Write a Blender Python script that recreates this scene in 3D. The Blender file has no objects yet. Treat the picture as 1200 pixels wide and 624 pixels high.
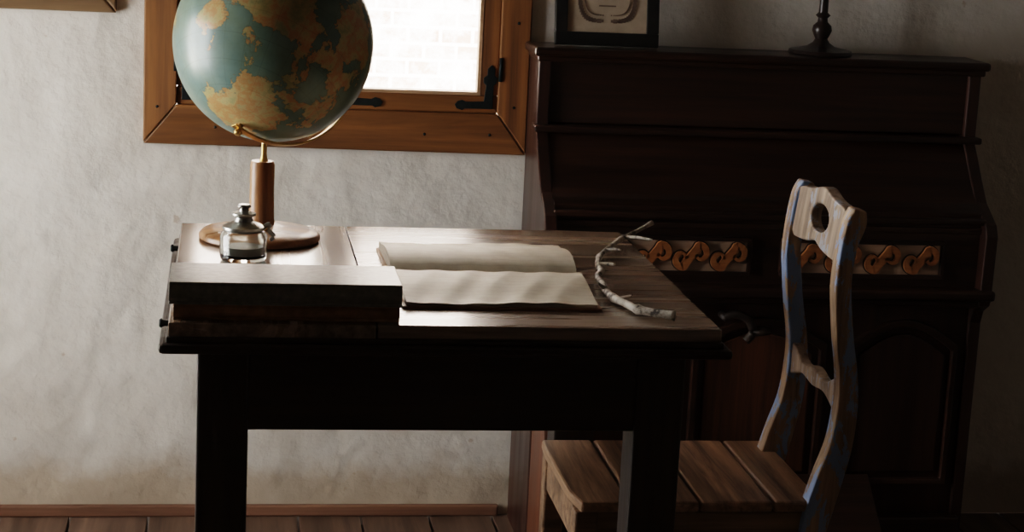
import bpy, bmesh, math, random
from mathutils import Vector, Matrix
random.seed(4)
scene=bpy.context.scene
col=scene.collection

# ---------------------------------------------------------------- materials
def newmat(name):
    m=bpy.data.materials.new(name); m.use_nodes=True
    nt=m.node_tree; b=nt.nodes["Principled BSDF"]
    return m,nt,b
def ramp(nt,stops):
    r=nt.nodes.new("ShaderNodeValToRGB"); e=r.color_ramp.elements
    while len(e)<len(stops): e.new(0.5)
    for i,(p,c) in enumerate(stops):
        e[i].position=p; e[i].color=(c[0],c[1],c[2],1)
    return r
def coords(nt,scale,rot=(0,0,0)):
    tc=nt.nodes.new("ShaderNodeTexCoord"); mp=nt.nodes.new("ShaderNodeMapping")
    mp.inputs["Scale"].default_value=scale; mp.inputs["Rotation"].default_value=rot
    nt.links.new(tc.outputs["Object"],mp.inputs["Vector"]); return mp.outputs["Vector"]
def noise(nt,vec,scale,detail=5,rough=.6,dist=0):
    n=nt.nodes.new("ShaderNodeTexNoise"); n.inputs["Scale"].default_value=scale
    n.inputs["Detail"].default_value=detail; n.inputs["Roughness"].default_value=rough
    n.inputs["Distortion"].default_value=dist
    nt.links.new(vec,n.inputs["Vector"]); return n.outputs["Fac"]
def mixc(nt,fac,a,b,mode='MIX'):
    m=nt.nodes.new("ShaderNodeMix"); m.data_type='RGBA'; m.blend_type=mode
    for s,v in ((m.inputs[0],fac),(m.inputs[6],a),(m.inputs[7],b)):
        if hasattr(v,"links"): nt.links.new(v,s)
        else: s.default_value = v if not isinstance(v,tuple) else (v[0],v[1],v[2],1)
    return m.outputs[2]
def bump(nt,b,h,strength,dist=.01,prev=None):
    n=nt.nodes.new("ShaderNodeBump"); n.inputs["Strength"].default_value=strength
    n.inputs["Distance"].default_value=dist
    nt.links.new(h,n.inputs["Height"])
    if prev: nt.links.new(prev,n.inputs["Normal"])
    nt.links.new(n.outputs["Normal"],b.inputs["Normal"]); return n.outputs["Normal"]
def wood(name,dark,light,axis='X',grain=60,rough=.45,bstr=.25,coat=0,rvar=.15,stretch=.05,spec=.5):
    m,nt,b=newmat(name)
    sc={'X':(stretch,1,1),'Y':(1,stretch,1),'Z':(1,1,stretch)}[axis]
    v=coords(nt,sc)
    n1=noise(nt,v,grain,8,.65,.4); n2=noise(nt,v,grain*.22,4,.5,1.2)
    r1=ramp(nt,[(.32,dark),(.68,light)]); nt.links.new(n1,r1.inputs[0])
    r2=ramp(nt,[(.3,(.55,.55,.55)),(.7,(1.15,1.15,1.15))]); nt.links.new(n2,r2.inputs[0])
    nt.links.new(mixc(nt,1.0,r1.outputs[0],r2.outputs[0],'MULTIPLY'),b.inputs["Base Color"])
    mr=nt.nodes.new("ShaderNodeMapRange"); nt.links.new(n2,mr.inputs[0])
    mr.inputs[1].default_value=.3; mr.inputs[2].default_value=.7
    mr.inputs[3].default_value=rough-rvar; mr.inputs[4].default_value=rough+rvar
    nt.links.new(mr.outputs[0],b.inputs["Roughness"])
    b.inputs["Specular IOR Level"].default_value=spec
    b.inputs["Coat Weight"].default_value=coat; b.inputs["Coat Roughness"].default_value=.16
    bump(nt,b,n1,bstr,.003)
    return m
def plain(name,c,rough=.6,metal=0,nscale=30,var=.25,bstr=.1):
    m,nt,b=newmat(name); v=coords(nt,(1,1,1)); n=noise(nt,v,nscale)
    r=ramp(nt,[(.3,tuple(k*(1-var) for k in c)),(.7,tuple(min(1,k*(1+var)) for k in c))])
    nt.links.new(n,r.inputs[0]); nt.links.new(r.outputs[0],b.inputs["Base Color"])
    b.inputs["Roughness"].default_value=rough; b.inputs["Metallic"].default_value=metal
    bump(nt,b,n,bstr,.003); return m

def plaster(name,base,dirt):
    m,nt,b=newmat(name); v=coords(nt,(1,1,1))
    n1=noise(nt,v,2.2,6,.6); n2=noise(nt,v,14,6,.6); n3=noise(nt,v,90,4,.6)
    r=ramp(nt,[(.3,dirt),(.62,base)]); nt.links.new(n1,r.inputs[0])
    r2=ramp(nt,[(.3,(.93,.92,.90)),(.65,(1,1,1))]); nt.links.new(n2,r2.inputs[0])
    c=mixc(nt,1.0,r.outputs[0],r2.outputs[0],'MULTIPLY')
    tc=nt.nodes.new("ShaderNodeTexCoord"); sx=nt.nodes.new("ShaderNodeSeparateXYZ")
    nt.links.new(tc.outputs["Object"],sx.inputs[0])
    ad=nt.nodes.new("ShaderNodeMath"); ad.operation='MULTIPLY_ADD'
    nt.links.new(n2,ad.inputs[0]); ad.inputs[1].default_value=-.16; nt.links.new(sx.outputs[2],ad.inputs[2])
    r3=ramp(nt,[(0,(.66,.55,.43)),(.06,(1,1,1))]); nt.links.new(ad.outputs[0],r3.inputs[0])
    c=mixc(nt,.8,c,r3.outputs[0],'MULTIPLY')
    n5=noise(nt,v,26,3,.5); rs=ramp(nt,[(.72,(1,1,1)),(.76,(.66,.52,.40))]); nt.links.new(n5,rs.inputs[0])
    c=mixc(nt,.6,c,rs.outputs[0],'MULTIPLY')
    nt.links.new(c,b.inputs["Base Color"]); b.inputs["Roughness"].default_value=.92
    n4=noise(nt,v,5,3,.5)
    p=bump(nt,b,n4,.45,.05); p=bump(nt,b,n2,.26,.02,p); bump(nt,b,n3,.30,.004,p)
    return m

M={}
M['plaster']=plaster("limewash_plaster",(.77,.735,.675),(.66,.61,.54))
M['plaster_dark']=plaster("dim_plaster",(.30,.26,.21),(.22,.19,.15))
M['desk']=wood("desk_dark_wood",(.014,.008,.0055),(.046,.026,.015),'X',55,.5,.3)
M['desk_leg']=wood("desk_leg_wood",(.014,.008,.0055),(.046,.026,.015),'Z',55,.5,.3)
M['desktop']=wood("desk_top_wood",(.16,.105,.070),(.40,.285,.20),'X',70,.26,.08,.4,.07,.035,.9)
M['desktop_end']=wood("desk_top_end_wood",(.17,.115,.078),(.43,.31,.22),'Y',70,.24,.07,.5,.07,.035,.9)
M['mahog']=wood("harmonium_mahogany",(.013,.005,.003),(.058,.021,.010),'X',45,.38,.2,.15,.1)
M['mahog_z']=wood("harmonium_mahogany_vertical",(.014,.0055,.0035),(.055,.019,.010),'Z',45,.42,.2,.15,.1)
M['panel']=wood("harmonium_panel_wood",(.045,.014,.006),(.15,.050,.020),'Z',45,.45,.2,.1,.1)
M['casing']=wood("window_casing_wood",(.12,.046,.013),(.33,.135,.038),'X',30,.6,.3)
M['casing_z']=wood("window_casing_wood_vertical",(.12,.046,.013),(.33,.135,.038),'Z',30,.6,.3)
M['sash']=wood("sash_wood_lit",(.34,.18,.09),(.60,.38,.22),'X',30,.5,.2)  # paler than the casing wood: outside light painted onto the sash's inner edge
M['floor']=wood("floor_boards",(.07,.040,.026),(.19,.115,.078),'Y',30,.6,.4)
M['baseb']=wood("baseboard_wood",(.12,.055,.032),(.28,.14,.085),'X',30,.6,.4)
M['dark_timber']=wood("ceiling_timber",(.08,.05,.035),(.16,.11,.08),'Y',20,.7,.4)
M['seat']=wood("worn_seat_wood",(.12,.052,.025),(.62,.37,.21),'Y',48,.45,.7,0,.12,.06)
M['seat_rail']=wood("seat_rail_wood",(.13,.068,.036),(.42,.25,.14),'X',55,.55,.5)
M['globe_wood']=wood("globe_stand_wood",(.24,.090,.030),(.50,.235,.088),'Z',50,.4,.2,.2)
M['globe_base']=wood("globe_base_wood",(.24,.090,.030),(.50,.235,.088),'X',50,.4,.2,.2)
M['iron']=plain("black_iron",(.02,.026,.026),.55,.6,80)
M['brass']=plain("aged_brass",(.62,.39,.14),.38,1.0,60)
M['pewter']=plain("tarnished_silver",(.42,.42,.40),.3,1.0,60,.3)
M['ink']=plain("dried_ink",(.10,.10,.095),.5,0,90,.3,.2)
M['book_dark']=plain("dark_book_cloth",(.17,.165,.135),.33,0,90,.3,.15)
M['book_brown']=plain("brown_book_leather",(.28,.135,.062),.5,0,60,.3,.2)
M['black_frame']=plain("black_frame_lacquer",(.014,.013,.012),.35,0,60,.3)
M['candle_wood']=plain("dark_turned_wood",(.022,.012,.009),.35,0,60,.3)
M['fret_bg']=wood("fret_ground_wood",(.42,.30,.22),(.60,.46,.34),'X',50,.6,.2)
M['fret']=wood("fret_scroll_wood",(.33,.12,.038),(.56,.24,.08),'X',50,.5,.2)
M['fret_edge']=plain("fret_dark_outline",(.02,.010,.006),.6,0,60,.3)
M['mat_paper']=plain("aged_mat_paper",(.42,.33,.24),.8,0,20,.15)
M['print_ink']=plain("print_ink",(.17,.115,.085),.8,0,20,.15)
M['fruitframe']=wood("gilded_brown_frame",(.14,.08,.04),(.30,.18,.09),'X',50,.5,.2)
M['candle']=plain("old_wax",(.65,.58,.45),.5,0,20,.15)

m,nt,b=newmat("aged_paper"); v=coords(nt,(1,1,1)); n=noise(nt,v,25,5)
r=ramp(nt,[(.3,(.70,.59,.43)),(.65,(.87,.79,.63))]); nt.links.new(n,r.inputs[0])
w=nt.nodes.new("ShaderNodeTexWave"); w.bands_direction='Y'; w.inputs["Scale"].default_value=18; nt.links.new(v,w.inputs["Vector"])
r2=ramp(nt,[(.0,(.80,.77,.74)),(.14,(1,1,1))]); nt.links.new(w.outputs["Fac"],r2.inputs[0])
nt.links.new(mixc(nt,.5,r.outputs[0],r2.outputs[0],'MULTIPLY'),b.inputs["Base Color"]); b.inputs["Roughness"].default_value=.5
bump(nt,b,n,.2,.004); M['paper']=m
m,nt,b=newmat("page_edges"); v=coords(nt,(1,1,60)); n=noise(nt,v,8,4)
r=ramp(nt,[(.3,(.26,.20,.15)),(.65,(.55,.47,.37))]); nt.links.new(n,r.inputs[0]); nt.links.new(r.outputs[0],b.inputs["Base Color"]); b.inputs["Roughness"].default_value=.8; M['pages']=m

def painted(name,amount,blue=(.20,.28,.46),dark=(.13,.075,.043),light=(.44,.30,.185)):
    m,nt,b=newmat(name); v=coords(nt,(1,1,.06)); n1=noise(nt,v,60,7,.6,.3)
    r1=ramp(nt,[(.3,dark),(.7,light)]); nt.links.new(n1,r1.inputs[0])
    v2=coords(nt,(1,1,.35)); n2=noise(nt,v2,30,8,.7,.3)
    rm=ramp(nt,[(amount,(0,0,0)),(amount+.012,(1,1,1))]); nt.links.new(n2,rm.inputs[0])
    c=mixc(nt,rm.outputs[0],r1.outputs[0],blue); nt.links.new(c,b.inputs["Base Color"])
    b.inputs["Roughness"].default_value=.5; p=bump(nt,b,n1,.4,.004); bump(nt,b,rm.outputs[0],.3,.002,p); return m
M['stile']=painted("flaked_blue_paint_wood",.515,(.26,.37,.60),(.18,.10,.055),(.60,.42,.26))
M['crest']=painted("bare_worn_wood",.57,(.38,.42,.50),(.16,.105,.068),(.54,.41,.30))

m,nt,b=newmat("pale_twig_bark"); v=coords(nt,(1,1,1)); n=noise(nt,v,45,6,.7)
r=ramp(nt,[(.42,(.07,.055,.045)),(.48,(.42,.36,.29)),(.60,(.68,.63,.55))]); nt.links.new(n,r.inputs[0]); nt.links.new(r.outputs[0],b.inputs["Base Color"]); b.inputs["Roughness"].default_value=.7; bump(nt,b,n,.6,.005); M['twig']=m

m,nt,b=newmat("window_glass"); nt.nodes.remove(b); o=nt.nodes["Material Output"]
t=nt.nodes.new("ShaderNodeBsdfTransparent"); g=nt.nodes.new("ShaderNodeBsdfGlossy"); g.inputs["Roughness"].default_value=.02
mx=nt.nodes.new("ShaderNodeMixShader"); mx.inputs[0].default_value=.06
nt.links.new(t.outputs[0],mx.inputs[1]); nt.links.new(g.outputs[0],mx.inputs[2]); nt.links.new(mx.outputs[0],o.inputs[0]); M['glass']=m
m,nt,b=newmat("inkwell_glass"); b.inputs["Base Color"].default_value=(.84,.86,.83,1); b.inputs["Roughness"].default_value=.10
b.inputs["Transmission Weight"].default_value=1.0; b.inputs["IOR"].default_value=1.5; M['inkglass']=m

m,nt,b=newmat("whitewashed_brick"); v=coords(nt,(1,1,1),(math.pi/2,0,0)); br=nt.nodes.new("ShaderNodeTexBrick")
nt.links.new(v,br.inputs["Vector"]); br.inputs["Scale"].default_value=4.5; br.inputs["Mortar Size"].default_value=.035; br.inputs["Mortar Smooth"].default_value=.6
br.inputs["Color1"].default_value=(.30,.17,.13,1); br.inputs["Color2"].default_value=(.45,.30,.24,1); br.inputs["Mortar"].default_value=(.9,.88,.85,1)
nb=noise(nt,v,5,7,.75); rb=ramp(nt,[(.44,(0,0,0)),(.60,(1,1,1))]); nt.links.new(nb,rb.inputs[0])
nt.links.new(mixc(nt,rb.outputs[0],br.outputs["Color"],(.92,.91,.88)),b.inputs["Base Color"]); b.inputs["Roughness"].default_value=.9; M['brick']=m
M['ground']=plain("pale_ground",(.5,.48,.42),.9)

# ---------------------------------------------------------------- mesh helpers
def empty(name,loc=(0,0,0)):
    e=bpy.data.objects.new(name,None); e.location=loc; e.empty_display_size=.05; col.objects.link(e); return e
def mk(name,verts,faces,mat,parent=None,bevel=0,smooth=False,mats=None,seg=2):
    me=bpy.data.meshes.new(name); me.from_pydata([tuple(v) for v in verts],[],faces)
    bm=bmesh.new(); bm.from_mesh(me); bmesh.ops.remove_doubles(bm,verts=bm.verts,dist=1e-6)
    bmesh.ops.recalc_face_normals(bm,faces=bm.faces); bm.to_mesh(me); bm.free()
    o=bpy.data.objects.new(name,me); col.objects.link(o)
    me.materials.append(mat)
    if smooth:
        for p in me.polygons: p.use_smooth=True
    if bevel:
        b=o.modifiers.new("bevel",'BEVEL'); b.width=bevel; b.segments=seg; b.limit_method='ANGLE'; b.angle_limit=math.radians(40)
    if parent:
        o.parent=parent; o.matrix_parent_inverse=Matrix.Translation(-Vector(parent.location))
    return o
def boxdata(x0,x1,y0,y1,z0,z1):
    v=[(x0,y0,z0),(x1,y0,z0),(x1,y1,z0),(x0,y1,z0),(x0,y0,z1),(x1,y0,z1),(x1,y1,z1),(x0,y1,z1)]
    f=[(0,3,2,1),(4,5,6,7),(0,1,5,4),(1,2,6,5),(2,3,7,6),(3,0,4,7)]
    return v,f
def box(name,x0,x1,y0,y1,z0,z1,mat,parent=None,bevel=.002):
    v,f=boxdata(x0,x1,y0,y1,z0,z1); return mk(name,v,f,mat,parent,bevel)
def boxes(name,lst,mat,parent=None,bevel=0):
    V=[];F=[]
    for b in lst:
        v,f=boxdata(*b); k=len(V); V+=v; F+=[tuple(i+k for i in q) for q in f]
    me=bpy.data.meshes.new(name); me.from_pydata(V,[],F); me.materials.append(mat)
    o=bpy.data.objects.new(name,me); col.objects.link(o)
    if bevel:
        b=o.modifiers.new("bevel",'BEVEL'); b.width=bevel; b.segments=2
    if parent:
        o.parent=parent; o.matrix_parent_inverse=Matrix.Translation(-Vector(parent.location))
    return o
def prism(name,poly,a0,a1,plane,mat,parent=None,bevel=.002,smooth=False):
    def P(p,a):
        return {'XZ':(p[0],a,p[1]),'YZ':(a,p[0],p[1]),'XY':(p[0],p[1],a)}[plane]
    n=len(poly); V=[P(p,a0) for p in poly]+[P(p,a1) for p in poly]
    F=[tuple(range(n)),tuple(range(2*n-1,n-1,-1))]+[(i,(i+1)%n,n+(i+1)%n,n+i) for i in range(n)]
    return mk(name,V,F,mat,parent,bevel)
def lathe(name,prof,cx,cy,mat,parent=None,seg=48,smooth=True):
    V=[];F=[]
    for r,z in prof:
        for k in range(seg):
            a=2*math.pi*k/seg; V.append((cx+r*math.cos(a),cy+r*math.sin(a),z))
    for i in range(len(prof)-1):
        for k in range(seg):
            F.append((i*seg+k,i*seg+(k+1)%seg,(i+1)*seg+(k+1)%seg,(i+1)*seg+k))
    F.append(tuple(range(seg))[::-1]); F.append(tuple((len(prof)-1)*seg+k for k in range(seg)))
    o=mk(name,V,F,mat,parent,0,False)
    if smooth:
        for p in o.data.polygons: p.use_smooth=len(p.vertices)==4
        o.data.set_sharp_from_angle(angle=math.radians(40))
    return o
def tube(name,pts,rads,mat,parent=None,seg=10,flat=1.0):
    pts=[Vector(p) for p in pts]
    if not isinstance(rads,(list,tuple)): rads=[rads]*len(pts)
    V=[];F=[]
    up=Vector((0,0,1))
    for i,p in enumerate(pts):
        t=(pts[min(i+1,len(pts)-1)]-pts[max(i-1,0)]).normalized()
        a=t.cross(up)
        if a.length<.05: a=t.cross(Vector((0,1,0)))
        a.normalize(); bb=a.cross(t).normalized()
        for k in range(seg):
            an=2*math.pi*k/seg; V.append(p+(a*math.cos(an)+bb*math.sin(an)*flat)*rads[i])
    for i in range(len(pts)-1):
        for k in range(seg):
            F.append((i*seg+k,i*seg+(k+1)%seg,(i+1)*seg+(k+1)%seg,(i+1)*seg+k))
    F.append(tuple(range(seg))[::-1]); F.append(tuple((len(pts)-1)*seg+k for k in range(seg)))
    return mk(name,V,F,mat,parent,0,True)
def catmull(P,n=8):
    out=[]; P=[tuple(p) for p in P]
    Q=[P[0]]+P+[P[-1]]
    for i in range(1,len(Q)-2):
        for j in range(n):
            t=j/n
            out.append(tuple(.5*((2*Q[i][k])+(-Q[i-1][k]+Q[i+1][k])*t+(2*Q[i-1][k]-5*Q[i][k]+4*Q[i+1][k]-Q[i+2][k])*t*t+(-Q[i-1][k]+3*Q[i][k]-3*Q[i+1][k]+Q[i+2][k])*t**3) for k in range(len(P[0]))))
    out.append(P[-1]); return out

# ---------------------------------------------------------------- room
WY=3.97; LX=-1.15
boxes("wall_back",[(LX-.3,-.11,WY,WY+.3,0,2.45),(.585,2.6,WY,WY+.3,0,2.45),(-.11,.585,WY,WY+.3,0,.90),(-.11,.585,WY,WY+.3,1.62,2.45)],M['plaster'])
WA,WB,WZ0,WZ1=2.75,3.68,.45,1.50
boxes("wall_left",[(LX-.3,LX,-1.3,WA,0,2.45),(LX-.3,LX,WB,WY,0,2.45),(LX-.3,LX,WA,WB,0,WZ0),(LX-.3,LX,WA,WB,WZ1,2.45)],M['plaster'])
boxes("wall_right",[(2.3,2.6,-1.3,WY,0,2.45)],M['plaster_dark'])
boxes("wall_front",[(LX-.3,2.6,-1.6,-1.3,0,2.45)],M['plaster'])
boxes("ceiling",[(LX-.3,2.6,-1.6,WY+.3,2.45,2.6)],M['dark_timber'])
fl=[(LX-.3,2.6,-1.6,WY+.3,-.12,-.03)]
x=LX; xs=[]
while x<2.3:
    w=random.uniform(.13,.17); fl.append((x+.0025,min(x+w,2.3)-.0025,-1.3,WY,-.03,0)); x+=w
boxes("floor",fl,M['floor'],None,.0015)
box("baseboard_back",LX,.62,WY-.015,WY,0,.026,M['baseb'],None,.004)

win=empty("window_1",(.235,WY,.82))
yo=WY-.018
prism("casing_bottom",[(-.168,.822),(.640,.818),(.575,.905),(-.10,.905)],yo,WY,'XZ',M['casing'],win,.003)
prism("casing_left",[(-.168,.824),(-.10,.907),(-.10,1.64),(-.168,1.72)],yo,WY,'XZ',M['casing_z'],win,.003)
prism("casing_right",[(.640,.820),(.640,1.72),(.575,1.64),(.575,.907)],yo,WY,'XZ',M['casing_z'],win,.003)
prism("casing_top",[(-.168,1.722),(-.10,1.642),(.575,1.642),(.640,1.722)],yo,WY,'XZ',M['casing'],win,.003)
def sash(tag,x0,x1,z0,z1):
    w=.038; ya,yb=WY-.010,WY+.03
    box("sash_%s_bottom"%tag,x0,x1,ya,yb,z0,z0+w,M['casing'],win,.003)
    box("sash_%s_top"%tag,x0,x1,ya,yb,z1-w,z1,M['casing'],win,.003)
    box("sash_%s_l"%tag,x0,x0+w,ya,yb,z0+w,z1-w,M['casing_z'],win,.003)
    box("sash_%s_r"%tag,x1-w,x1,ya,yb,z0+w,z1-w,M['casing_z'],win,.003)
    X0,X1,Z0,Z1=x0+w,x1-w,z0+w,z1-w; bw=.007
    boxes("bead_%s"%tag,[(X0,X1,WY-.011,WY+.02,Z0,Z0+bw),(X0,X1,WY-.011,WY+.02,Z1-bw,Z1),(X0,X0+bw,WY-.011,WY+.02,Z0+bw,Z1-bw),(X1-bw,X1,WY-.011,WY+.02,Z0+bw,Z1-bw)],M['sash'],win)  # pale colour imitates daylight catching the inner reveal
    box("pane_%s"%tag,X0,X1,WY+.010,WY+.013,Z0,Z1,M['glass'],win,0)
    for sx,d in ((x0,1),(x1,-1)):
        for sz,e in ((z0,1),(z1,-1)):
            pol=[(0,0),(.060,0),(.066,-.004),(.078,.000),(.082,.008),(.076,.015),(.066,.018),(.058,.014),(.020,.016),(.016,.050),(.022,.056),(.022,.066),(.014,.072),(.014,.086),(.006,.094),(-.002,.086),(-.002,.072),(-.008,.066),(-.006,.056),(0,.05)]
            pp=[(sx+d*(.010+a),sz+e*(.010+c)) for a,c in pol]
            prism("corner_iron_%s"%tag,pp,WY-.014,WY-.009,'XZ',M['iron'],win,.001)
sash("a",-.10,.2375,.905,1.64); sash("b",.2375,.575,.905,1.64)
for zz in (1.0,1.5):
    tube("hinge_pin",[(.578,WY-.018,zz-.025),(.578,WY-.018,zz+.025)],.004,M['iron'],win)
    tube("hinge_pin",[(-.103,WY-.018,zz-.025),(-.103,WY-.018,zz+.025)],.004,M['iron'],win)
box("latch_plate",.232,.262,WY-.014,WY-.009,1.16,1.24,M['iron'],win,.002)
for nx,nz_ in ((-.14,.90),(-.02,.86),(.18,.862),(.42,.858),(.56,.86),(.61,.92),(.612,1.1)):
    tube("casing_nail",[(nx,yo-.0015,nz_),(nx,yo+.002,nz_)],.003,M['iron'],win,8)

w2=empty("window_2",(LX-.05,3.25,.45))
boxes("side_casing",[(LX-.01,LX+.015,WA-.07,WB+.07,WZ0-.07,WZ0+.01),(LX-.01,LX+.015,WA-.07,WB+.07,WZ1-.01,WZ1+.07),(LX-.01,LX+.015,WA-.07,WA+.01,WZ0+.01,WZ1-.01),(LX-.01,LX+.015,WB-.01,WB+.07,WZ0+.01,WZ1-.01)],M['casing'],w2,.002)
boxes("side_sash",[(LX-.12,LX-.08,WA,WB,WZ0,WZ0+.04),(LX-.12,LX-.08,WA,WB,WZ1-.04,WZ1),(LX-.12,LX-.08,WA,WA+.04,WZ0+.04,WZ1-.04),(LX-.12,LX-.08,WB-.04,WB,WZ0+.04,WZ1-.04),(LX-.12,LX-.08,3.195,3.235,WZ0+.04,WZ1-.04)],M['casing'],w2,.002)

box("exterior_wall",-6,7,6.4,6.7,-.3,4.2,M['brick'],None,0)
box("ground_outside",-8,9,WY+.3,6.4,-.4,-.3,M['ground'],None,0)

# ---------------------------------------------------------------- desk
T=.78; X0,X1,Y0,Y1=-.072,.712,2.545,3.288
desk=empty("writing_desk",(.32,2.92,0))
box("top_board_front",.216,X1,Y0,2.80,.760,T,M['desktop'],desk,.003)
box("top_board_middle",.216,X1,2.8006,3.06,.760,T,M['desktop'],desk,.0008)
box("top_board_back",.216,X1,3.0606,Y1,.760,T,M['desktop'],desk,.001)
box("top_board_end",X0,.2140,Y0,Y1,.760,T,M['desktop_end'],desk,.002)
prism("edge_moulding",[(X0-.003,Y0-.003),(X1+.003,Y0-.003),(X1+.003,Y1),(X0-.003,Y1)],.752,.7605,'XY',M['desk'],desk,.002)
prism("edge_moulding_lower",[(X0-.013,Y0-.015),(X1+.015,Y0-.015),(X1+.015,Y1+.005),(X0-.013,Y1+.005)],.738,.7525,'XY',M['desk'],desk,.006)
lx0,lx1,ly0,ly1=-.032,.667,2.565,3.262; lw=.072
for n,(a,c) in enumerate(((lx0,ly0),(lx1-lw,ly0),(lx0,ly1-lw),(lx1-lw,ly1-lw))):
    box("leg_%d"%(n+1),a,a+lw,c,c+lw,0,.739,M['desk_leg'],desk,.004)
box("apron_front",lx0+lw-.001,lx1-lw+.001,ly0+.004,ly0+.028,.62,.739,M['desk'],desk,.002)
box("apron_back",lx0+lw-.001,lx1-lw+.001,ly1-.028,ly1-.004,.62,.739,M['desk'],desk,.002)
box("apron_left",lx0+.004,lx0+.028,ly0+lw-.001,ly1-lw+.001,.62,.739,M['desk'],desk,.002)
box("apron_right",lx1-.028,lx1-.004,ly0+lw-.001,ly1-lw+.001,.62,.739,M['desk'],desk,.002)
for yy in (2.60,3.13):
    tube("peg",[(X0-.014,yy,.766),(X0-.011,yy,.766),(X0-.008,yy,.766),(X0+.004,yy,.766)],[.005,.007,.005,.004],M['iron'],desk)

# ---------------------------------------------------------------- closed books
def closed_book(name,x0,x1,y0,y1,z0,z1,cover,ct=.005):
    e=empty(name,((x0+x1)/2,(y0+y1)/2,z0))
    box("cover_bottom",x0,x1,y0,y1,z0,z0+ct,cover,e,.0015)
    box("cover_top",x0,x1,y0,y1,z1-ct,z1,cover,e,.0015)
    pts=[]
    for k in range(9):
        a=math.pi*k/8; pts.append((y0+.004-.007*math.sin(a),z0+ct*.5+(z1-z0-ct)*(1-math.cos(a))/2))
    pts+= [(y0+.010,z1-ct*.5),(y0+.010,z0+ct*.5)]
    prism("spine",pts,x0,x1,'YZ',cover,e,.0008)
    box("page_block",x0+.004,x1-.004,y0+.006,y1-.004,z0+ct,z1-ct,M['pages'],e,.001)
    return e
closed_book("leather_book",-.066,.248,2.563,2.690,T,T+.023,M['book_brown'],.004)
closed_book("ledger_book",-.072,.250,2.556,2.688,T+.0232,T+.055,M['book_dark'],.005)

# ---------------------------------------------------------------- open book
ob=empty("open_book",(.41,2.87,T))
def page(name,ya,yb,xa0,xa1,xb0,xb1,h0,h1,ph):
    N=18;K=28;V=[];F=[]
    for i in range(N+1):
        t=i/N; y=ya+(yb-ya)*t
        z=T+.005+h0*(1-t)+h1*t+ .010*math.sin(math.pi*min(1,t*1.15))**1.2*ph - .010*math.exp(-t*18)
        for k in range(K+1):
            s=k/K; x=(xa0+(xa1-xa0)*s)*(1-t)+(xb0+(xb1-xb0)*s)*t
            zz=z+.0018*math.sin(s*7+t*3)*t+.0008*math.sin(s*31+t*9)
            V.append((x,y,zz))
    n=len(V); base=[(v[0],v[1],T+.004) for v in V]; V+=base
    W=K+1
    for i in range(N):
        for k in range(K):
            a=i*W+k; F.append((a,a+1,a+W+1,a+W))
    for k in range(K):
        F.append((k,k+1,n+k+1,n+k)); a=N*W+k; F.append((a,a+1,n+a+1,n+a))
    for i in range(N):
        a=i*W; F.append((a,a+W,n+a+W,n+a)); a=i*W+K; F.append((a,a+W,n+a+W,n+a))
    o=mk(name,V,F,M['paper'],ob,0,True); o.data.materials.append(M['pages'])
    o.data.set_sharp_from_angle(angle=math.radians(50))
    for p in o.data.polygons:
        if abs(p.normal.z)<.5: p.material_index=1
page("pages_far",2.885,3.075,.262,.560,.258,.562,.012,.010,1.0)
page("pages_near",2.885,2.655,.262,.560,.266,.550,.008,.004,.6)
prism("cover",[(.254,3.082),(.566,3.078),(.564,2.885),(.556,2.648),(.260,2.648),(.255,2.885)],T,T+.004,'XY',M['book_brown'],ob,.001)

# ---------------------------------------------------------------- twig
tw=empty("twig",(.60,2.9,T))
P=[(.756,3.215,.812),(.722,3.20,.797),(.688,3.160,.791),(.652,3.090,.788),(.622,3.015,.788),(.606,2.946,.788),(.603,2.90,.7885),(.588,2.855,.7885),(.585,2.80,.789),(.581,2.755,.789),(.583,2.705,.789),(.596,2.660,.789),(.604,2.630,.789),(.630,2.604,.789),(.652,2.592,.789)]
Pc=catmull(P,3)
rr=[.0036+.0030*(i/len(Pc))+(.0014 if i%6==0 else 0)+.0004*math.sin(i*2.3) for i in range(len(Pc))]
tube("main_stem",Pc,rr,M['twig'],tw,10)
def nub(nm,a,b_,c_,r):
    pts=catmull([a,b_,c_],4); tube(nm,pts,[r*(1-.5*i/(len(pts)-1)) for i in range(len(pts))],M['twig'],tw,8)
nub("side_twig_1",(.700,3.172,.792),(.715,3.15,.797),(.735,3.12,.799),.0036)
nub("side_twig_2",(.606,2.946,.790),(.620,2.930,.794),(.626,2.91,.798),.004)
nub("side_twig_3",(.583,2.760,.790),(.573,2.745,.797),(.566,2.738,.803),.004)
nub("side_twig_4",(.645,3.07,.789),(.655,3.055,.794),(.662,3.035,.797),.0034)
nub("side_twig_5",(.588,2.69,.790),(.600,2.688,.794),(.608,2.684,.798),.0038)

# ---------------------------------------------------------------- globe
gl=empty("terrestrial_globe",(.062,3.155,T))
cx,cy=.062,3.155
lathe("foot",[(.001,T),(.098,T),(.102,T+.003),(.102,T+.008),(.097,T+.014),(.080,T+.018),(.045,T+.022),(.030,T+.026),(.001,T+.026)],cx,cy,M['globe_base'],gl,64)
lathe("column",[(.001,T+.024),(.0215,T+.024),(.0225,T+.030),(.0215,T+.036),(.0205,T+.08),(.0205,T+.128),(.0185,T+.134),(.001,T+.134)],.064,cy,M['globe_wood'],gl,40)
GC=Vector((.078,3.155,1.114)); R=.166
lathe("brass_pin",[(.001,T+.133),(.008,T+.133),(.006,T+.138),(.0045,T+.145),(.0045,GC.z-R-.004),(.001,GC.z-R-.004)],.066,cy,M['brass'],gl,20)
s=Vector((-.31,-.55,-.76)).normalized()
p=Vector((.5,0,-.87)).normalized()
e=(p-s*p.dot(s)).normalized()
nrm=s.cross(e).normalized()
V=[];F=[];N=64
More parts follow.
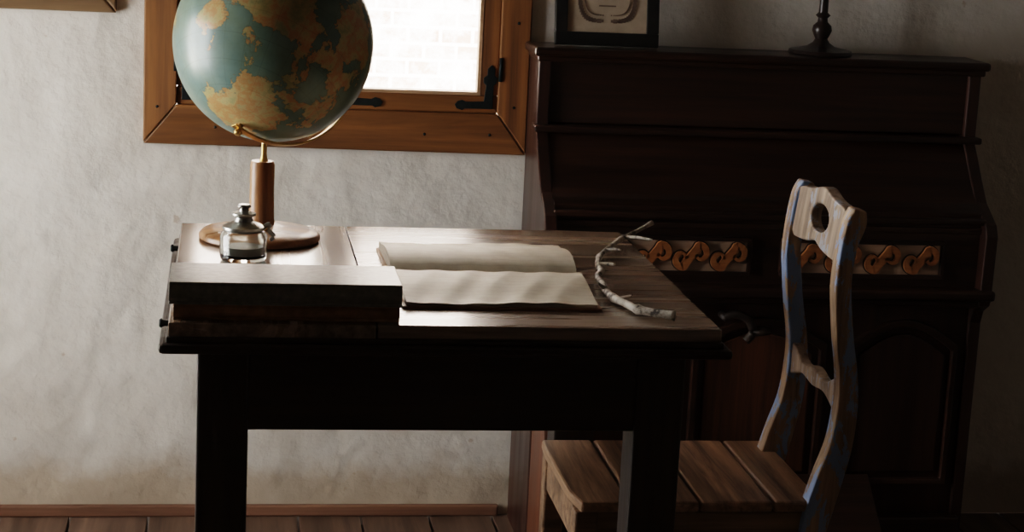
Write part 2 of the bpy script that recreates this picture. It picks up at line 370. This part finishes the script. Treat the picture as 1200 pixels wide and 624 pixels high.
for i in range(N+1):
    a=math.radians(-4)+math.radians(188)*i/N
    d=s*math.cos(a)+e*math.sin(a)
    for (rad,w) in ((R+.006,-.0065),(R+.006,.0065),(R+.0095,.0065),(R+.0095,-.0065)):
        V.append(GC+d*rad+nrm*w)
for i in range(N):
    for k in range(4):
        F.append((i*4+k,i*4+(k+1)%4,(i+1)*4+(k+1)%4,(i+1)*4+k))
F.append((0,1,2,3)); F.append((N*4,N*4+1,N*4+2,N*4+3))
mk("meridian_arc",V,F,M['brass'],gl,.0008)
for sg in (1,-1):
    tube("pole_pin",[GC+s*sg*(R-.004),GC+s*sg*(R+.012),GC+s*sg*(R+.014),GC+s*sg*(R+.019)],[.004,.004,.007,.005],M['brass'],gl,14)
me=bpy.data.meshes.new("globe_ball"); bm=bmesh.new(); bmesh.ops.create_uvsphere(bm,u_segments=96,v_segments=48,radius=R)
for f in bm.faces: f.smooth=True
bm.to_mesh(me); bm.free()
ball=bpy.data.objects.new("globe_ball",me); col.objects.link(ball)
ball.rotation_mode='QUATERNION'; ball.rotation_quaternion=(-s).to_track_quat('Z','Y'); ball.location=GC
ball.parent=gl; ball.matrix_parent_inverse=Matrix.Translation(-Vector(gl.location))
q=ball.rotation_quaternion.inverted()
m,nt,b=newmat("globe_map")
tc=nt.nodes.new("ShaderNodeTexCoord"); sc=nt.nodes.new("ShaderNodeVectorMath"); sc.operation='SCALE'; sc.inputs['Scale'].default_value=1/R
nt.links.new(tc.outputs["Object"],sc.inputs[0]); vec=sc.outputs[0]
nz=noise(nt,vec,3.0,10,.60,.2)
blobs=[((-.34,-.72,-.60),.36),((-.02,-.80,-.60),.20),((.15,-.95,.30),.22),((.02,-.85,.50),.34),((.62,-.77,-.12),.26),((.80,-.55,.20),.32),((.30,-.93,-.22),.08),((-.62,-.72,.30),.09),((.45,-.65,-.60),.08),((-.7,.5,.3),.55),((.4,.85,-.1),.5),((.2,.2,-.95),.3),((.9,.3,.3),.3)]
cur=None
for d,rad in blobs:
    dv=q@Vector(d).normalized()
    ds=nt.nodes.new("ShaderNodeVectorMath"); ds.operation='DISTANCE'; nt.links.new(vec,ds.inputs[0]); ds.inputs[1].default_value=dv
    sb=nt.nodes.new("ShaderNodeMath"); sb.operation='SUBTRACT'; nt.links.new(ds.outputs["Value"],sb.inputs[0]); sb.inputs[1].default_value=rad
    if cur is None: cur=sb.outputs[0]
    else:
        mn=nt.nodes.new("ShaderNodeMath"); mn.operation='MINIMUM'; nt.links.new(cur,mn.inputs[0]); nt.links.new(sb.outputs[0],mn.inputs[1]); cur=mn.outputs[0]
ma=nt.nodes.new("ShaderNodeMath"); ma.operation='MULTIPLY_ADD'; nt.links.new(nz,ma.inputs[0]); ma.inputs[1].default_value=1.5; nt.links.new(cur,ma.inputs[2])
rm=ramp(nt,[(.775,(1,1,1)),(.783,(0,0,0))]); nt.links.new(ma.outputs[0],rm.inputs[0])
nl=noise(nt,vec,4.5,8,.65); rl=ramp(nt,[(.36,(.34,.34,.16)),(.46,(.52,.42,.20)),(.54,(.52,.27,.11)),(.60,(.48,.37,.18)),(.68,(.36,.35,.18))]); nt.links.new(nl,rl.inputs[0])
ns=noise(nt,vec,2.2,5,.55); rs=ramp(nt,[(.35,(.11,.20,.19)),(.65,(.20,.29,.24))]); nt.links.new(ns,rs.inputs[0])
c=mixc(nt,rm.outputs[0],rs.outputs[0],rl.outputs[0])
rc=ramp(nt,[(.75,(1,1,1)),(.779,(.55,.47,.36)),(.81,(1,1,1))]); nt.links.new(ma.outputs[0],rc.inputs[0]); c=mixc(nt,.6,c,rc.outputs[0],'MULTIPLY')
npat=noise(nt,vec,1.6,7,.65); rp=ramp(nt,[(.38,(.80,.72,.56)),(.62,(1,1,1))]); nt.links.new(npat,rp.inputs[0]); c=mixc(nt,.8,c,rp.outputs[0],'MULTIPLY')
sx=nt.nodes.new("ShaderNodeSeparateXYZ"); nt.links.new(vec,sx.inputs[0])
def gridline(src,k):
    mu=nt.nodes.new("ShaderNodeMath"); mu.operation='MULTIPLY'; nt.links.new(src,mu.inputs[0]); mu.inputs[1].default_value=k
    pp=nt.nodes.new("ShaderNodeMath"); pp.operation='PINGPONG'; nt.links.new(mu.outputs[0],pp.inputs[0]); pp.inputs[1].default_value=.5
    return pp.outputs[0]
asn=nt.nodes.new("ShaderNodeMath"); asn.operation='ARCSINE'; nt.links.new(sx.outputs[2],asn.inputs[0])
at=nt.nodes.new("ShaderNodeMath"); at.operation='ARCTAN2'; nt.links.new(sx.outputs[1],at.inputs[0]); nt.links.new(sx.outputs[0],at.inputs[1])
for src in (asn.outputs[0],at.outputs[0]):
    g=gridline(src,12/math.pi); rg=ramp(nt,[(.0,(.72,.7,.66)),(.025,(1,1,1))]); nt.links.new(g,rg.inputs[0]); c=mixc(nt,.6,c,rg.outputs[0],'MULTIPLY')
nt.links.new(c,b.inputs["Base Color"]); b.inputs["Roughness"].default_value=.38; b.inputs["Coat Weight"].default_value=.3; b.inputs["Coat Roughness"].default_value=.15
me.materials.append(m)

# ---------------------------------------------------------------- inkwell
ix,iy=.033,2.975
ik=empty("inkwell",(ix,iy,T))
lathe("glass_jar",[(.001,T),(.033,T),(.0365,T+.003),(.0375,T+.008),(.0375,T+.040),(.0345,T+.047),(.028,T+.0505),(.024,T+.0505),(.030,T+.044),(.033,T+.038),(.033,T+.012),(.028,T+.007),(.001,T+.007)],ix,iy,M['inkglass'],ik,12)
lathe("ink",[(.001,T+.0075),(.028,T+.0078),(.0325,T+.0125),(.0325,T+.024),(.001,T+.024)],ix,iy,M['ink'],ik,12)
lathe("metal_collar",[(.001,T+.049),(.031,T+.049),(.034,T+.052),(.034,T+.056),(.024,T+.061),(.015,T+.064),(.013,T+.070),(.019,T+.074),(.019,T+.077),(.008,T+.080),(.007,T+.084),(.011,T+.087),(.009,T+.091),(.001,T+.092)],ix,iy,M['pewter'],ik,32)
tube("hinge_thumbpiece",catmull([(ix+.030,iy,T+.054),(ix+.040,iy,T+.060),(ix+.040,iy,T+.050),(ix+.048,iy,T+.040),(ix+.042,iy,T+.034)],4),.0035,M['pewter'],ik,8)

# ---------------------------------------------------------------- harmonium
hm=empty("harmonium",(1.12,3.8,0))
HX0,HX1=.640,1.602
cheek=[(3.955,0),(3.955,1.045),(3.832,1.045),(3.832,.90),(3.828,.885),(3.81,.865),(3.775,.82),(3.735,.775),(3.700,.755),(3.672,.738),(3.660,.715),(3.662,.60),(3.660,.585),(3.668,.565),(3.695,.548),(3.705,.52),(3.705,.03),(3.69,.02),(3.69,0)]
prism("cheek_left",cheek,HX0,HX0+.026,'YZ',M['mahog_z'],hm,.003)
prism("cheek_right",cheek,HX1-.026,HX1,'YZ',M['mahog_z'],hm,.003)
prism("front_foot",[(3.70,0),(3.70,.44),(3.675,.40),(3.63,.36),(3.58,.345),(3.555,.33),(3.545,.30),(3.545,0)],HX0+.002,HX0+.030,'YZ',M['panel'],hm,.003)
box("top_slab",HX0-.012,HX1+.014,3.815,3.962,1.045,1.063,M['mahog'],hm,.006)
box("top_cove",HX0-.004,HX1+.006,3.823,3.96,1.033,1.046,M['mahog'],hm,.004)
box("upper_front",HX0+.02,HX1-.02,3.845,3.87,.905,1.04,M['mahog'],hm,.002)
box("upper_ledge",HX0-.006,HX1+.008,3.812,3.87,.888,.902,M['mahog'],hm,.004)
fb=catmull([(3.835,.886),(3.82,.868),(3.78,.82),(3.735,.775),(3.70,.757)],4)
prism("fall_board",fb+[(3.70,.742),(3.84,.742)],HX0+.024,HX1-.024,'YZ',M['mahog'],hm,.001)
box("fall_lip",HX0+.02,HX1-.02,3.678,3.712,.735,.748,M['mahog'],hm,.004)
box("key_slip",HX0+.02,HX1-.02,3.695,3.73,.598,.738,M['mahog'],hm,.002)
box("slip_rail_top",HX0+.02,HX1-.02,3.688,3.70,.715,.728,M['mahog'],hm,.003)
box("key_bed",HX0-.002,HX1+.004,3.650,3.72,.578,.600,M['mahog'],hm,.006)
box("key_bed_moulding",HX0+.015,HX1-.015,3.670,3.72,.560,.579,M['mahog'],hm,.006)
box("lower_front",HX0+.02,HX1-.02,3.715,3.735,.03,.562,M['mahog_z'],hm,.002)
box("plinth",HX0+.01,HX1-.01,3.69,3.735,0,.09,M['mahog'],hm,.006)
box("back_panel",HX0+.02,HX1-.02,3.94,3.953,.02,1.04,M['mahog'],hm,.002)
for n,(a,c) in enumerate(((.685,.925),(.975,1.265),(1.315,1.555))):
    arch=[(a,.16),(c,.16),(c,.47)]+[(a+(c-a)*(1-k/10),.47+.055*math.sin(math.pi*k/10)) for k in range(1,10)]+[(a,.47)]
    ccx=(a+c)/2; ccz=.32
    inner=[(ccx+(u-ccx)*.90,ccz+(w-ccz)*.92) for u,w in arch]
    outer=arch; nn=len(outer); V=[(u,3.700,w) for u,w in outer]+[(u,3.700,w) for u,w in inner]+[(u,3.716,w) for u,w in outer]+[(u,3.716,w) for u,w in inner]
    F=[]
    for i in range(nn):
        j=(i+1)%nn; F+= [(i,j,nn+j,nn+i),(i,j,2*nn+j,2*nn+i),(nn+i,nn+j,3*nn+j,3*nn+i)]
    mk("panel_moulding_%d"%(n+1),V,F,M['mahog'],hm,.003)
    inn=[(ccx+(u-ccx)*.80,ccz+(w-ccz)*.84) for u,w in arch]
    prism("raised_panel_%d"%(n+1),inn,3.708,3.717,'XZ',M['panel'] if n<2 else M['mahog_z'],hm,.004)  # rightmost panel gets darker wood, painting in the light's falloff
def ribbon(V,F,pts,ths,y0,y1):
    NP=len(pts); base=len(V)
    for i,(px_,pz_) in enumerate(pts):
        q0=pts[max(i-1,0)]; q1=pts[min(i+1,NP-1)]
        tx,tz=q1[0]-q0[0],q1[1]-q0[1]; l=math.hypot(tx,tz) or 1; nx,nz_=-tz/l,tx/l
        V+=[(px_+nx*ths[i],y0,pz_+nz_*ths[i]),(px_+nx*ths[i],y1,pz_+nz_*ths[i]),(px_-nx*ths[i],y0,pz_-nz_*ths[i]),(px_-nx*ths[i],y1,pz_-nz_*ths[i])]
    for i in range(NP-1):
        b0=base+i*4
        F+=[(b0,b0+2,b0+6,b0+4),(b0,b0+1,b0+5,b0+4),(b0+2,b0+3,b0+7,b0+6)]
    F+=[(base,base+1,base+3,base+2),(base+(NP-1)*4,base+(NP-1)*4+1,base+(NP-1)*4+3,base+(NP-1)*4+2)]
for n,(a,c) in enumerate(((.752,1.072),(1.150,1.490))):
    z0,z1=.626,.690
    box("fret_ground_%d"%(n+1),a,c,3.689,3.697,z0,z1,M['fret_bg'],hm,.001)
    boxes("fret_border_%d"%(n+1),[(a-.006,c+.006,3.684,3.698,z0-.008,z0),(a-.006,c+.006,3.684,3.698,z1,z1+.008),(a-.008,a,3.684,3.698,z0,z1),(c,c+.008,3.684,3.698,z0,z1)],M['mahog'],hm,.001)
    cnt=int(round((c-a)/.080)); step=(c-a)/cnt; V=[];F=[];V2=[];F2=[]
    r0=.0155; L=.0195
    for k in range(cnt):
        mx=a+step*(k+.5); mz=(z0+z1)/2
        lobe=[(.007,.008),(.012,.0155)]
        for j in range(25):
            t=j/24; ang=math.radians(108-285*t); rad=r0*(1-.45*t)
            lobe.append((L+rad*math.cos(ang),.0055+rad*math.sin(ang)*1.1))
        lobe=catmull(lobe,2)
        left=[(-u,-w) for u,w in lobe][::-1]
        pts=[(mx+u,mz+w) for u,w in left+[(0,0)]+lobe]
        NP=len(pts); ths=[]
        for i in range(NP):
            f_=abs(i-(NP-1)/2)/((NP-1)/2)
            ths.append(.0070*(1-f_)**1.3+.0024+(.0022*max(0,(f_-.85)/.15)))
        ribbon(V,F,pts,ths,3.680,3.690)
        ribbon(V2,F2,pts,[t_+.0022 for t_ in ths],3.6875,3.6895)
    mk("fret_scrolls_%d"%(n+1),V,F,M['fret'],hm,0)
    mk("fret_scroll_outline_%d"%(n+1),V2,F2,M['fret_edge'],hm,0)  # wider dark outline just behind each scroll
kl=catmull([(1.030,3.685,.528),(1.055,3.68,.537),(1.082,3.68,.526),(1.094,3.68,.500),(1.080,3.68,.480)],5)
tube("knee_lever",kl,[.009]*len(kl),M['desk'],hm,12)
tube("knee_lever_arm",[(1.034,3.72,.529),(1.034,3.68,.529)],.008,M['desk'],hm,12)
tube("knee_lever_paddle",[(1.094,3.68,.497),(1.115,3.68,.502),(1.130,3.68,.500)],[.007,.010,.006],M['desk'],hm,12)
for a,c in ((.86,1.06),(1.18,1.38)):
    prism("pedal",[(3.55,.05),(3.70,.17),(3.70,.185),(3.55,.065)],a,c,'YZ',M['mahog'],hm,.003)

H=1.063
cs=empty("candlestick",(1.256,3.885,H))
prof=[(.001,H),(.066,H),(.069,H+.004),(.066,H+.010),(.048,H+.014),(.030,H+.018),(.018,H+.026),(.013,H+.034),(.017,H+.042),(.021,H+.052),(.019,H+.062),(.011,H+.070),(.010,H+.078),(.016,H+.084),(.010,H+.090),(.009,H+.13),(.013,H+.16),(.011,H+.18),(.022,H+.19),(.024,H+.195),(.012,H+.198),(.013,H+.225),(.001,H+.225)]
lathe("turned_stem",prof,1.256,3.885,M['candle_wood'],cs,40)
lathe("candle",[(.001,H+.22),(.010,H+.22),(.010,H+.33),(.001,H+.332)],1.256,3.885,M['candle'],cs,20)

pf=empty("framed_print",(.788,3.85,H))
def leanbox(name,x0,x1,d0,d1,h0,h1,mat,bev=.002):
    th=math.radians(9); V,F=boxdata(x0,x1,d0,d1,h0,h1)
    V=[(x,3.868+d*math.cos(th)+h*math.sin(th),H+.001+h*math.cos(th)-d*math.sin(th)+.0025) for x,d,h in V]
    return mk(name,V,F,mat,pf,bev)
fx0,fx1=.677,.898
leanbox("rail_bottom",fx0,fx1,0,.016,0,.028,M['black_frame'])
leanbox("rail_top",fx0,fx1,0,.016,.272,.30,M['black_frame'])
leanbox("rail_left",fx0,fx0+.026,0,.016,.028,.272,M['black_frame'])
leanbox("rail_right",fx1-.026,fx1,0,.016,.028,.272,M['black_frame'])
leanbox("print_sheet",fx0+.024,fx1-.024,.006,.010,.026,.274,M['mat_paper'],0)
cxp=(fx0+fx1)/2
OR=[]
def superl(a,rx,rz):
    cc,ss=math.cos(a),math.sin(a)
    return cxp+rx*abs(cc)**.45*(1 if cc>0 else -1), .150+rz*abs(ss)**.45*(1 if ss>0 else -1)
for k in range(150):
    a=2*math.pi*k/150; u,h=superl(a,.060,.098); w=.0045 if k%3==0 else .0028
    OR.append((u-w,u+w,.0045,.0062,h-w,h+w))
    u,h=superl(a,.050,.086); OR.append((u-.0012,u+.0012,.0045,.0062,h-.0012,h+.0012))
for k in range(9):
    w=.018+.014*abs(math.sin(k*1.9)); OR.append((cxp-w,cxp+w,.0045,.0062,.082+k*.016,.085+k*.016))
V=[];F=[]; th=math.radians(9)
for bb in OR:
    v_,f_=boxdata(*bb); k0=len(V); V+=v_; F+=[tuple(i+k0 for i in q_) for q_ in f_]
V=[(x,3.868+d*math.cos(th)+h*math.sin(th),H+.001+h*math.cos(th)-d*math.sin(th)+.0025) for x,d,h in V]
me_=bpy.data.meshes.new("print_ornament"); me_.from_pydata(V,[],F); me_.materials.append(M['print_ink'])
oo=bpy.data.objects.new("print_ornament",me_); col.objects.link(oo); oo.parent=pf; oo.matrix_parent_inverse=Matrix.Translation(-Vector(pf.location))

wp=empty("wall_picture",(-.49,WY,1.09))
prism("rail_bottom",[(-.76,1.092),(-.224,1.090),(-.250,1.120),(-.734,1.120)],WY-.022,WY,'XZ',M['fruitframe'],wp,.004)
prism("rail_right",[(-.224,1.092),(-.224,1.50),(-.250,1.474),(-.250,1.122)],WY-.022,WY,'XZ',M['fruitframe'],wp,.004)
prism("rail_left",[(-.76,1.096),(-.734,1.122),(-.734,1.474),(-.76,1.50)],WY-.022,WY,'XZ',M['fruitframe'],wp,.004)
prism("rail_top",[(-.76,1.502),(-.734,1.476),(-.250,1.476),(-.224,1.502)],WY-.022,WY,'XZ',M['fruitframe'],wp,.004)
box("picture_sheet",-.74,-.245,WY-.010,WY-.001,1.11,1.49,M['mat_paper'],wp,0)

# ---------------------------------------------------------------- chair
ch=empty("wooden_chair",(.76,2.9,0))
path=[(.972,.925,.020),(.968,.903,.032),(.959,.865,.026),(.955,.81,.026),(.959,.765,.027),(.966,.715,.028),(.976,.66,.030),(.979,.61,.034),(.974,.547,.038),(.960,.490,.044),(.946,.433,.046),(.939,.385,.042),(.940,.28,.038),(.955,.14,.035),(.985,.0,.034)]
pc=catmull(path,5)
def stile(name,ya,yb):
    L=[];Rr=[]
    for i,(a,z,w) in enumerate(pc):
        q0=pc[max(i-1,0)];q1=pc[min(i+1,len(pc)-1)]
        tx,tz=q1[0]-q0[0],q1[1]-q0[1]; l=math.hypot(tx,tz); nx,nz_=-tz/l,tx/l
        L.append((a+nx*w/2,max(0,z+nz_*w/2))); Rr.append((a-nx*w/2,max(0,z-nz_*w/2)))
    V=[];F=[];n=len(pc)
    for (u,w),(u2,w2) in zip(L,Rr): V+=[(u,ya,w),(u2,ya,w2),(u2,yb,w2),(u,yb,w)]
    for i in range(n-1):
        for k in range(4): F.append((i*4+k,i*4+(k+1)%4,(i+1)*4+(k+1)%4,(i+1)*4+k))
    F+=[(0,1,2,3),((n-1)*4,(n-1)*4+1,(n-1)*4+2,(n-1)*4+3)]
    return mk(name,V,F,M['stile'],ch,.004)
stile("stile_near",2.740,2.772); stile("stile_far",3.008,3.040)
K=64; yc,zc=2.89,.880; V=[];F=[]
def outer(a):
    c,s_=math.cos(a),math.sin(a)
    hw=.122; top=.040+.016*math.cos(min(1,abs(c))*math.pi/2); bot=.046-.014*math.cos(c*math.pi/2)
    hh=top if s_>0 else bot
    k=1/max(abs(c)/hw,abs(s_)/hh,1e-6)
    return (yc+c*k,zc+s_*k)
def xat(z): return .966+(z-.903)*.12-.006
for a in [2*math.pi*i/K for i in range(K)]:
    o=outer(a); i_=(yc-.005+.046*math.cos(a),zc+.006+.0225*math.sin(a))
    for (y,z),dx in ((o,0),(i_,0),(i_,.02),(o,.02)):
        V.append((xat(z)+dx-.004,y,z))
for i in range(K):
    j=(i+1)%K
    for k in range(4): F.append((i*4+k,j*4+k,j*4+(k+1)%4,i*4+(k+1)%4))
mk("crest_rail",V,F,M['crest'],ch,.003)
top=[];bot=[]
for i in range(21):
    t=i/20; y=2.768+(3.012-2.768)*t
    wv=.010*math.cos(2*math.pi*t*1.0)+.012*math.cos(4*math.pi*t)
    top.append((y,.640-.006+wv*.6)); bot.append((y,.596+.012*math.sin(math.pi*t)-.004*math.cos(4*math.pi*t)))
prism("middle_rail",top+bot[::-1],.966,.984,'YZ',M['crest'],ch,.003)
sx0=.548
xs=[sx0,.640,.752,.872,.955]
for i in range(4):
    prism("seat_plank_%d"%(i+1),[(xs[i]+(.0012 if i else 0),2.742),(xs[i+1]-.0012,2.742),(xs[i+1]-.0012,3.075),(xs[i]+(.0012 if i else 0),3.075)] if i else [(xs[0]+.012,2.742),(xs[1]-.0012,2.742),(xs[1]-.0012,3.075),(xs[0]+.004,3.075),(xs[0],3.02),(xs[0]+.002,2.80)],.434,.452,'XY',M['seat'],ch,.005)
box("seat_rail_near",.575,.930,2.752,2.774,.375,.434,M['seat_rail'],ch,.003)
box("seat_rail_far",.575,.930,3.040,3.062,.375,.434,M['seat_rail'],ch,.003)
box("seat_rail_front",.556,.576,2.785,3.03,.375,.434,M['seat_rail'],ch,.003)
box("seat_rail_back",.925,.943,2.772,3.01,.375,.434,M['seat_rail'],ch,.003)
for n,(a,c) in enumerate(((.553,2.748),(.553,3.030))):
    prism("front_leg_%d"%(n+1),[(a,0),(a+.030,0),(a+.038,.434),(a,.434)],c,c+.036,'XZ',M['seat_rail'],ch,.004)
box("stretcher_near",.58,.945,2.756,2.772,.15,.18,M['seat_rail'],ch,.003)
box("stretcher_far",.58,.945,3.036,3.052,.15,.18,M['seat_rail'],ch,.003)
box("stretcher_front",.560,.576,2.78,3.034,.20,.23,M['seat_rail'],ch,.003)

# ---------------------------------------------------------------- lights
w=bpy.data.worlds.new("sky"); scene.world=w; w.use_nodes=True
w.node_tree.nodes["Background"].inputs[0].default_value=(.78,.84,.92,1); w.node_tree.nodes["Background"].inputs[1].default_value=3.0
sd=bpy.data.lights.new("sun","SUN"); sd.energy=62; sd.angle=.02; sd.color=(1,.95,.88)
so=bpy.data.objects.new("sun",sd); so.rotation_euler=Vector((0,.62,-.78)).to_track_quat('-Z','Y').to_euler(); so.location=(0,2,6); col.objects.link(so)
ad=bpy.data.lights.new("side_window_daylight","AREA"); ad.shape='RECTANGLE'; ad.size=.93; ad.size_y=1.0; ad.energy=33; ad.color=(1.0,.975,.94)
ao=bpy.data.objects.new("side_window_daylight",ad); ao.location=(LX-.34,3.215,1.0); ao.rotation_euler=Vector((1,-.08,-.04)).to_track_quat('-Z','Y').to_euler(); col.objects.link(ao)

# ---------------------------------------------------------------- camera
cd=bpy.data.cameras.new("camera"); cam=bpy.data.objects.new("camera",cd); col.objects.link(cam)
cd.sensor_width=36; cd.sensor_fit='HORIZONTAL'; cd.lens=66; cd.clip_start=.05
r_=Vector((.98814,-.14553,.04895)).normalized(); f_=Vector((335.5,2128,-444.6)).normalized()
r_=(r_-f_*r_.dot(f_)).normalized(); u_=r_.cross(f_).normalized()
mat=Matrix((r_,u_,-f_)).transposed().to_4x4(); mat.translation=Vector((0,0,1.4)); cam.matrix_world=mat
scene.camera=cam
scene.view_settings.view_transform='Filmic'; scene.view_settings.look='Medium High Contrast'; scene.view_settings.exposure=.2
